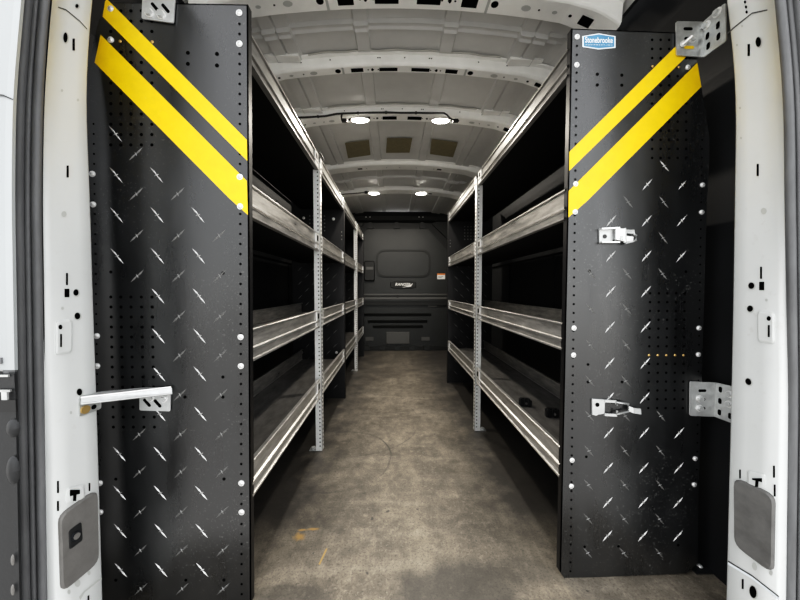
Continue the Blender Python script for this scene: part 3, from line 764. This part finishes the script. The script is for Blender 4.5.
for x, y in ((577, 37), (576.6, 65), (575.5, 184), (575, 212), (573.8, 328), (573.4, 355), (572, 460), (571.2, 486), (687.5, 67.5), (702.3, 185), (701.5, 212.3), (698.7, 328), (698.2, 354.5), (695, 458.5), (694, 484.5)):
    bolt(ep, ROOT_R, aty(x, y, YR), .0072)
mb = MB()
sp_ = [(582.2, 36.4), (598.5, 33.6), (615.3, 36.4), (615.3, 48), (598.5, 49.6), (582.3, 47.2)]
mb.prism([aty(x, y, YR)-YA*.0003 for x, y in sp_], (0, -.0006, 0), 'stick_white')
cx, cy = 598.8, 41.7
mb.face([aty(cx+(x-cx)*.92, cy+(y-cy)*.86, YR)-YA*.0013 for x, y in sp_], 'stick_blue')
a, b_ = aty(584.8, 37.3, YR), aty(612.3, 43.6, YR); lettering(mb, 'Stonebrooke', a.x, b_.x, b_.z, a.z, YR-.0017, 'stick_white', .02)
a, b_ = aty(585.5, 44.6, YR), aty(612, 46.2, YR); lettering(mb, 'E Q U I P M E N T , I N C', a.x, b_.x, b_.z, a.z, YR-.0017, 'stick_white', .01)
st = mb.build('brand_sticker', ep, ROOT_R, recalc=False); st['label'] = 'small blue hexagonal sticker with white lettering'
PRY = 1.897
for z0, z1 in LEVR: shelf(ROOT_R, XR, -1, YR+.012, 2.898, z0, z1, .355, (PRY,))
post(ROOT_R, XR, -1, PRY, 1.612)
plain_panel(ROOT_R, XR-.004, -1, 2.903, 1.66, .43, ())

# ------------------------------------------------------------------ brackets
# top right angle bracket
def plate(mb, pts, off, m='zinc'): mb.prism(pts, off, m)
def ybolt(mb, c, r): 
    mb.ngon(c, XA*r*1.3, ZA*r*1.3, 14, 'bolt', -YA*.002); mb.ngon(Vector(c)-YA*.002, XA*r, ZA*r, 6, 'zinc_bar', -YA*.006)
def rslot(mb, c, u, w, hu, hw, n, m='hole'):   # rounded slot, c centre, along u
    pts = []
    for k in range(8): an = -math.pi/2+math.pi*k/7; pts.append(Vector(c)+u*(hu-hw+hw*math.cos(an))+w*hw*math.sin(an))
    for k in range(8): an = math.pi/2+math.pi*k/7; pts.append(Vector(c)+u*(-(hu-hw)+hw*math.cos(an))+w*hw*math.sin(an))
    mb.face([p+n for p in pts], m)
kR = YR/F
YB = YR-.003
root = empty('angle_bracket', aty(702, 57, YB)); tag(root, 'zinc angle bracket at the top corner of the right end panel', 'bracket')
mb = MB(); pts = roundpoly([aty(675.3, 22, YB), aty(702.5, 22.5, YB), aty(702.5, 57.8, YB), aty(675.8, 56, YB)], .006)
mb.prism(pts, (0, -.003, 0), 'zinc')
for (x, y, h) in ((687, 29.8, 4.6), (687.5, 39.5, 4.4), (688, 48.2, 5)): rslot(mb, aty(x, y, YB), XA, ZA, h*kR, 1.5*kR, -YA*.0035, 'hole' if y < 45 else 'yellow')
mb.build('panel_leaf', root, root)
XB = aty(702.5, 40, YB).x
mb = MB(); e = lambda px, py: atx(px, py, XB)
mb.prism(roundpoly([e(702.5, 22.3), e(725.3, 2.5), e(726, 41), e(702.5, 58)], .006), (.003, 0, 0), 'zinc')
for (x, y) in ((707.6, 36), (718, 25.3), (708.3, 46), (718.5, 36.5)): rslot(mb, e(x, y), ZA, YA, .010, .005, -XA*.0006)
for (x, y) in ((706.5, 25.5), (717.5, 12.5)): 
    c = e(x, y); mb.ngon(c, YA*.012, ZA*.012, 14, 'bolt', -XA*.002); mb.ngon(c-XA*.002, YA*.008, ZA*.008, 6, 'zinc_bar', -XA*.007)
mb.build('wall_leaf', root, root)
mb = MB(); ybolt(mb, aty(691, 40, YB)-YA*.003, .0085); mb.build('bolt', root, root)
mb = MB(); c = aty(680.5, 46.3, YB)-YA*.003; mb.tube([c, c+Vector((.012, -.022, .010))], .005, 'bolt', 8); mb.ngon(c+Vector((.002, -.002, .002)), XA*.009, ZA*.009, 12, 'bolt', -YA*.003); mb.build('bolt', root, root)
# mid right angle bracket
root = empty('angle_bracket', aty(714, 416, YB)); tag(root, 'zinc angle bracket halfway down, between right end panel and door pillar', 'bracket')
mb = MB(); mb.prism(roundpoly([aty(689.3, 381.2, YB), aty(714.5, 382.3, YB), aty(713.5, 416.4, YB), aty(689, 415.4, YB)], .006), (0, -.003, 0), 'zinc_bar')
for (x, y, h) in ((701.2, 390.3, 4.2), (701, 399, 3.5), (701, 408, 3.5)): rslot(mb, aty(x, y, YB), XA, ZA, h*kR, 1.4*kR, -YA*.0036)
mb.build('panel_leaf', root, root)
XB2 = aty(714, 400, YB).x; e2 = lambda px, py: atx(px, py, XB2)
mb = MB(); mb.prism([e2(714.3, 382.3), e2(742, 388.5), e2(742, 427), e2(713.6, 416.4)], (.003, 0, 0), 'zinc_bar')
for (x, y) in ((720.5, 389.5), (720, 401), (719.5, 412.3), (730, 416)): rslot(mb, e2(x, y), ZA, YA, .009, .0048, -XA*.0006)
for (x, y) in ((730, 394.3), (729.5, 404.3)): c = e2(x, y); mb.ngon(c, YA*.011, ZA*.011, 14, 'bolt', -XA*.002); mb.ngon(c-XA*.002, YA*.007, ZA*.007, 6, 'zinc_bar', -XA*.006)
mb.build('wall_leaf', root, root)
for (x, y) in ((698.5, 398.3), (698.3, 407.8)):
    mb = MB(); ybolt(mb, aty(x, y, YB)-YA*.003, .0085); mb.build('bolt', root, root)
# top left bracket
YB = YL-.003; kL = YL/F
root = empty('angle_bracket', aty(159, 24, YB)); tag(root, 'zinc bracket with two diagonal slots, top edge of left end panel', 'bracket')
mb = MB(); mb.prism(roundpoly([aty(143.5, -8, YB), aty(176.3, -8, YB), aty(174.2, 23.8, YB), aty(142.4, 19.5, YB)], .005), (0, -.003, 0), 'zinc_bar')
for (x, y) in ((156, 8.3), (166.5, 9.5)): d = Vector((.64, 0, -.77)); rslot(mb, aty(x, y, YB), d, Vector((.77, 0, .64)), 5.2*kL, 1.5*kL, -YA*.0036)
a = aty(143.5, -8, YB); b_ = aty(176.3, -8, YB); mb.prism([a, b_, b_-Vector((0, .10, -.012)), a-Vector((0, .10, -.012))], (0, 0, .003), 'zinc_bar')
mb.build('panel_leaf', root, root)
for (x, y) in ((150.5, 14.3), (162.3, 16)): mb = MB(); ybolt(mb, aty(x, y, YB)-YA*.003, .009); mb.build('bolt', root, root)
# left strap bracket between pillar and panel
root = empty('strap_bracket', aty(156, 411, YB)); tag(root, 'long pale zinc strap bracket tying left end panel to left door pillar', 'bracket')
q0, q1 = onl(80.5, 400, .006), aty(171.5, 390.5, YB-.012)
mb = MB(); d = (q1-q0); 
tl, tr = onl(81, 397.5, .004), aty(171, 387, YB-.004); bl, br = onl(80.5, 404, .012), aty(171.5, 393.5, YB-.010)
tlb, trb = onl(98, 391.8, .0), aty(145, 387.4, YB)
mb.add([tl, tr, br, bl, tlb, trb], [(0, 1, 2, 3), (0, 4, 5, 1)], 'zinc_bar')
mb.add([p+Vector((0, .003, -.003)) for p in (tl, tr, br, bl, tlb, trb)], [(0, 1, 2, 3), (0, 4, 5, 1)], 'zinc_bar')
mb.tube([tl, tr], .0025, 'bolt', 6); mb.tube([bl, br], .0025, 'zinc_bar', 6)
mb.build('strap', root, root)
mb = MB(); mb.prism(roundpoly([aty(140.3, 390, YB), aty(171.3, 388, YB), aty(170.8, 411, YB), aty(140.3, 410, YB)], .005), (0, -.003, 0), 'zinc_bar')
for (x, y) in ((148, 402.3), (158.5, 403)): dd = Vector((.64, 0, -.77)); rslot(mb, aty(x, y, YB), dd, Vector((.77, 0, .64)), 5.0*kL, 1.5*kL, -YA*.0036)
mb.build('panel_leaf', root, root)
for (x, y) in ((151.7, 397.5), (164.5, 398.7)): mb = MB(); ybolt(mb, aty(x, y, YB)-YA*.003, .0075); mb.build('bolt', root, root)
mb = MB(); n = SIDE['left']['n']; mb.prism(roundpoly([onl(78.5, 397), onl(99.8, 392), onl(99.8, 408.5), onl(78.5, 417)], .005), n*.004, 'zinc')
mb.ngon(onl(85, 409.5, .004), SIDE['left']['t']*.010, ZA*.010, 12, 'brass', n*.003); mb.ngon(onl(94, 407, .0045), SIDE['left']['t']*.006, ZA*.006, 12, 'hole')
mb.build('pillar_leaf', root, root)

# ------------------------------------------------------------------ latches on the right panel
YB = YR
root = empty('toggle_latch', aty(615, 244, YB)); tag(root, 'folded zinc toggle latch, upper one on the right end panel', 'latch')
def pf(x, y, d): return aty(x, y, YB)-YA*d
mb = MB(); mb.prism(roundpoly([pf(598.2, 229, .001), pf(616, 228, .001), pf(616, 243.6, .001), pf(598.4, 243.4, .001)], .003), (0, -.004, 0), 'zinc_bar')
mb.prism([pf(598.2, 229, .005), pf(616, 228, .005), pf(616, 229.5, .005), pf(598.2, 230.4, .005)], (0, -.012, 0), 'bolt')
mb.prism([pf(598.4, 242, .005), pf(616, 242.2, .005), pf(616, 243.6, .005), pf(598.4, 243.4, .005)], (0, -.012, 0), 'bolt')
mb.ngon(pf(603.5, 236.8, .0056), XA*2.2*kR, ZA*2.2*kR, 12, 'seam'); mb.ngon(pf(612.4, 241, .0056), XA*1.1*kR, ZA*1.1*kR, 10, 'hole'); mb.build('base', root, root)
mb = MB(); mb.prism(roundpoly([pf(612, 229.5, .012), pf(622, 230, .012), pf(622, 242.5, .012), pf(612, 240.5, .012)], .003), (0, -.006, 0), 'bolt')
mb.prism([pf(615.5, 237, .019), pf(618.5, 237, .019), pf(618.5, 241, .019), pf(615.5, 241, .019)], (0, -.001, 0), 'zinc')
mb.tube([pf(621, 229.2, .015), pf(621, 243.5, .015)], .004, 'zinc', 8); mb.build('lever', root, root)
mb = MB()
mb.tube([pf(621.5, 231.2, .012), pf(630.5, 231.2, .012), pf(630.8, 235, .012), pf(633, 236, .012), pf(632.8, 241, .012), pf(629.5, 242.2, .012), pf(622, 244, .012)], .0032, 'zinc_bar', 6)
mb.prism([pf(622.5, 236.5, .010), pf(630, 237.5, .010), pf(629.5, 241.5, .010), pf(622.5, 242.5, .010)], (0, -.004, 0), 'bolt')
mb.prism([pf(622.5, 231.5, .010), pf(630.3, 231.5, .010), pf(630, 234.5, .010), pf(622.5, 234, .010)], (0, -.003, 0), 'zinc_bar'); mb.build('hook', root, root)
root = empty('toggle_latch', aty(610, 414, YB)); tag(root, 'open zinc toggle latch with wire loop, lower one on right end panel', 'latch')
mb = MB(); mb.prism(roundpoly([pf(591, 398.3, .001), pf(603.5, 399, .001), pf(603.2, 413, .001), pf(591.3, 414.4, .001)], .003), (0, -.005, 0), 'zinc_bar')
mb.ngon(pf(596, 404, .0066), XA*2.2*kR, ZA*2.2*kR, 14, 'hole'); mb.ngon(pf(595, 413, .0), XA*3*kR, ZA*2*kR, 12, 'bolt', -YA*.004); mb.build('base', root, root)
mb = MB()
for ya, yb in ((399, 401.2), (412.4, 414.8)): mb = MB(); mb.prism([pf(603, ya, .003), pf(613.8, ya+.3, .006), pf(614.4, yb+.3, .006), pf(603, yb, .003)], (0, -.006, 0), 'zinc_bar'); mb.build('lever', root, root)
mb = MB(); mb.tube([pf(613, 400.3, .010), pf(614.5, 404, .012), pf(613, 400.6, .012), pf(625.5, 402.5, .012), pf(625.6, 410, .012), pf(613.5, 412.5, .012), pf(614.3, 409, .012)], .0032, 'zinc_bar', 6)
mb.prism([pf(625.5, 404.5, .010), pf(630, 406, .010), pf(630, 411.5, .010), pf(625.5, 409.5, .010)], (0, -.004, 0), 'bolt')
mb.prism([pf(630, 406.6, .008), pf(637.8, 407.4, .008), pf(638.3, 413, .008), pf(630, 411.6, .008)], (0, -.004, 0), 'zinc_bar'); mb.build('hook', root, root)

# ------------------------------------------------------------------ roof lights, wiring, pads
def roof_light(px, py, Y, w, label, dep):
    c = aty(px, py, Y); u = c.x-UC; zb = zc(u)-dep-.0032; c = Vector((c.x, Y, zb))
    root = empty('roof_light', c); tag(root, label, 'light', 'lit dome lights under the roof bows')
    mb = MB(); mb.ngon(c, XA*w*.52, YA*w*.23, 20, 'lamp_body', -ZA*.008); mb.build('housing', root, root)
    mb = MB(); mb.dome(c-ZA*.008, XA*w*.47, YA*w*.19, -ZA*.014, 'lens', 18, 4); mb.build('lens', root, root)
    l = bpy.data.lights.new('roof_light_glow', 'AREA'); l.shape = 'ELLIPSE'; l.size = w*.8; l.size_y = w*.5; l.energy = 9.0; l.color = (1, .93, .82)
    lo = bpy.data.objects.new('lamp_glow', l); COL.objects.link(lo); lo.parent = root; lo.location = (0, 0, -.032)
LY1 = sum(BOWS[2])/2; LY2 = sum(BOWS[4])/2
roof_light(360, 119, LY1, .118, 'lit dome light at left end of the nearer lit roof bow', .046)
roof_light(440.7, 119.5, LY1, .118, 'lit dome light at right end of the nearer lit roof bow', .046)
roof_light(374, 192, LY2, .125, 'left dome light on the farther lit roof bow', .040)
roof_light(421, 191.8, LY2, .125, 'right dome light on the farther lit roof bow', .040)
def roofcable(pts, Y, label, r=.0058):
    P = [aty(x, y, Y) for x, y in pts]
    mb = MB(); mb.tube(P, r, 'wire', 6)
    return mb, P
mb, P = roofcable([(296, 117.6), (304, 117.4), (318, 116.6), (326, 116), (336, 114), (344, 113.4), (358, 113.2), (372, 112.6), (386, 112.4), (400, 112.8), (416, 112.8), (430, 113), (444, 113.2), (447, 115), (450, 118.5), (456, 120.5), (459, 121)], BOWS[2][0]-.02, '')
for i in (2, 6, 8, 10): mb.obox(P[i], XA*.006, YA*.006, ZA*.006, 'wire')
q = [aty(x, y, BOWS[2][0]-.02) for x, y in ((342, 113.6), (341.4, 117), (341.8, 120), (345, 120.6))]; mb.tube(q, .0058, 'wire', 6)
for x, y in ((344.5, 120.6), (455.5, 120.8)): mb.obox(aty(x, y, BOWS[2][0]-.022), XA*.016, YA*.008, ZA*.009, 'wire')
own_origin(tag(mb.build('wiring_harness'), 'black wiring clipped along the nearer lit roof bow', 'cable'), P[8])
mb, P = roofcable([(339, 195.5), (345, 194), (352, 193.6), (360, 193), (366, 192.4), (369, 191.8)], BOWS[4][0]-.03, '', .006); mb.obox(P[4], XA*.016, YA*.01, ZA*.012, 'wire')
own_origin(tag(mb.build('wiring_harness'), 'short black wire beside the left light on the farther lit bow', 'cable'), P[3])
for pts, lab in (([(345, 142), (369, 141), (370.5, 155.5), (348, 156.8)], 'left'), ([(387, 140), (412.2, 140), (409.5, 154), (386, 154)], 'middle'), ([(431.5, 140), (457.8, 141.2), (453, 155.8), (430, 154.6)], 'right')):
    P = [atz(x, y, 2.045) for x, y in pts]; P = [Vector((p.x, p.y, zc(p.x-UC)-.0085)) for p in P]
    mb = MB(); mb.prism(P, (0, 0, -.003), 'pad')
    own_origin(tag(mb.build('damping_pad'), f'tan square damping pad on the roof, {lab} of the three', 'pad', 'tan damping pads on the roof'), sum(P, Vector())/4)
# black wire loop hanging by the left top shelf
mb = MB(); P = [aty(x, y, 1.80) for x, y in ((319, 152), (321.5, 155), (323.5, 159), (323.5, 163), (321, 166))]; mb.tube(P, .004, 'wire', 6)
own_origin(tag(mb.build('wire_loop'), 'short black wire loop above the left top shelf by the near post', 'cable'), P[-1])

# ------------------------------------------------------------------ small black clips lying on the lower right shelf
ZS = LEVR[0][0]+.0185
def clip(px, py, rz, label, w):
    c = atz(px, py, ZS); root = empty('plastic_clip', c); tag(root, label, 'clip', 'black clips on the lower right shelf')
    R_ = Matrix.Rotation(rz, 3, 'Z'); ux, uy = R_ @ XA, R_ @ YA
    mb = MB(); mb.obox(c+ZA*.016, ux*w, uy*.012, ZA*.016, 'black_plastic')
    for k in (-.7, 0, .7): mb.obox(c+ux*w*k+ZA*.022-uy*.014, ux*w*.16, uy*.006, ZA*.018, 'black_plastic')
    mb.obox(c+ZA*.034, ux*w*.8, uy*.007, ZA*.004, 'black_plastic'); mb.build('body', root, root)
    mb = MB(); mb.obox(c+ux*w*1.12+ZA*.016, ux*w*.15, uy*.008, ZA*.012, 'black_plastic')
    mb.ngon(c+ux*w*.2+ZA*.018-uy*.0205, ux*.006, ZA*.006, 10, 'grey_plastic', -uy*.001); mb.build('pin', root, root)
clip(524.5, 405.5, -.25, 'black plastic clip on lower right shelf, farther from the end panel', .026)
clip(552, 416.5, -.15, 'black plastic clip on lower right shelf, right beside the end panel', .028)
# floor bracket at the foot of the right panel
root = empty('floor_bracket', atz(702, 571, 0)); tag(root, 'small black bracket on the floor at the outer foot of right end panel', 'bracket')
mb = MB(); c = atz(702, 571, 0); mb.box(c.x-.03, c.x+.025, c.y-.012, c.y+.07, 0, .005, 'black_plastic'); mb.prism([c+Vector((-.03, .07, 0)), c+Vector((.02, .07, 0)), c+Vector((.02, .07, .02)), c+Vector((-.03, .07, .075))], (0, .004, 0), 'black_plastic')
mb.build('plate', root, root)
mb = MB(); mb.dome(c+Vector((.005, .012, .005)), XA*.008, YA*.008, ZA*.006, 'bolt', 10, 3); mb.build('bolt', root, root)

# ------------------------------------------------------------------ light
WOFF = (0.35, 1.3, 0.2)
w = bpy.data.worlds.new('world'); sc.world = w; w.use_nodes = True
N = w.node_tree.nodes; L = w.node_tree.links; bg = N['Background']
tc = N.new('ShaderNodeTexCoord'); sx = N.new('ShaderNodeSeparateXYZ'); L.new(tc.outputs['Generated'], sx.inputs[0])
cr = N.new('ShaderNodeValToRGB'); mr = N.new('ShaderNodeMapRange'); mr.inputs['From Min'].default_value = -1; mr.inputs['From Max'].default_value = 1
L.new(sx.outputs[2], mr.inputs['Value']); L.new(mr.outputs[0], cr.inputs[0])
wn = N.new('ShaderNodeTexNoise'); wn.inputs['Scale'].default_value = 2.6; wn.inputs['Detail'].default_value = 2
wm = N.new('ShaderNodeMapping'); wm.inputs['Location'].default_value = WOFF; wm.inputs['Scale'].default_value = (1.6, 1.6, .45); L.new(tc.outputs['Generated'], wm.inputs[0]); L.new(wm.outputs[0], wn.inputs['Vector'])
wr = N.new('ShaderNodeMapRange'); wr.inputs['From Min'].default_value = .36; wr.inputs['From Max'].default_value = .64; wr.inputs['To Min'].default_value = .6; wr.inputs['To Max'].default_value = 1.45
L.new(wn.outputs['Fac'], wr.inputs['Value']); wx = N.new('ShaderNodeVectorMath'); wx.operation = 'SCALE'
L.new(cr.outputs[0], wx.inputs[0]); L.new(wr.outputs[0], wx.inputs['Scale']); L.new(wx.outputs[0], bg.inputs['Color'])
e = cr.color_ramp.elements; e[0].position = 0; e[0].color = (.30, .295, .285, 1); e[1].position = 1; e[1].color = (1.0, 1.0, 1.02, 1)
for p, c in ((.30, (.40, .39, .38)), (.44, (.60, .59, .57)), (.50, (.95, .95, .94)), (.56, (.85, .87, .88)), (.7, (1.0, 1.02, 1.05))):
    k = cr.color_ramp.elements.new(p); k.color = (*c, 1)
bg.inputs['Strength'].default_value = 2.1
sc.view_settings.view_transform = 'Standard'
sc.view_settings.look = 'None'
sc.view_settings.exposure = 0.0
sc.view_settings.use_curve_mapping = True
cmap = sc.view_settings.curve_mapping; cv = cmap.curves[3]
for p in ((.012, .007), (.05, .042), (.14, .15), (.45, .56), (.75, .83)): cv.points.new(*p)
cmap.update()
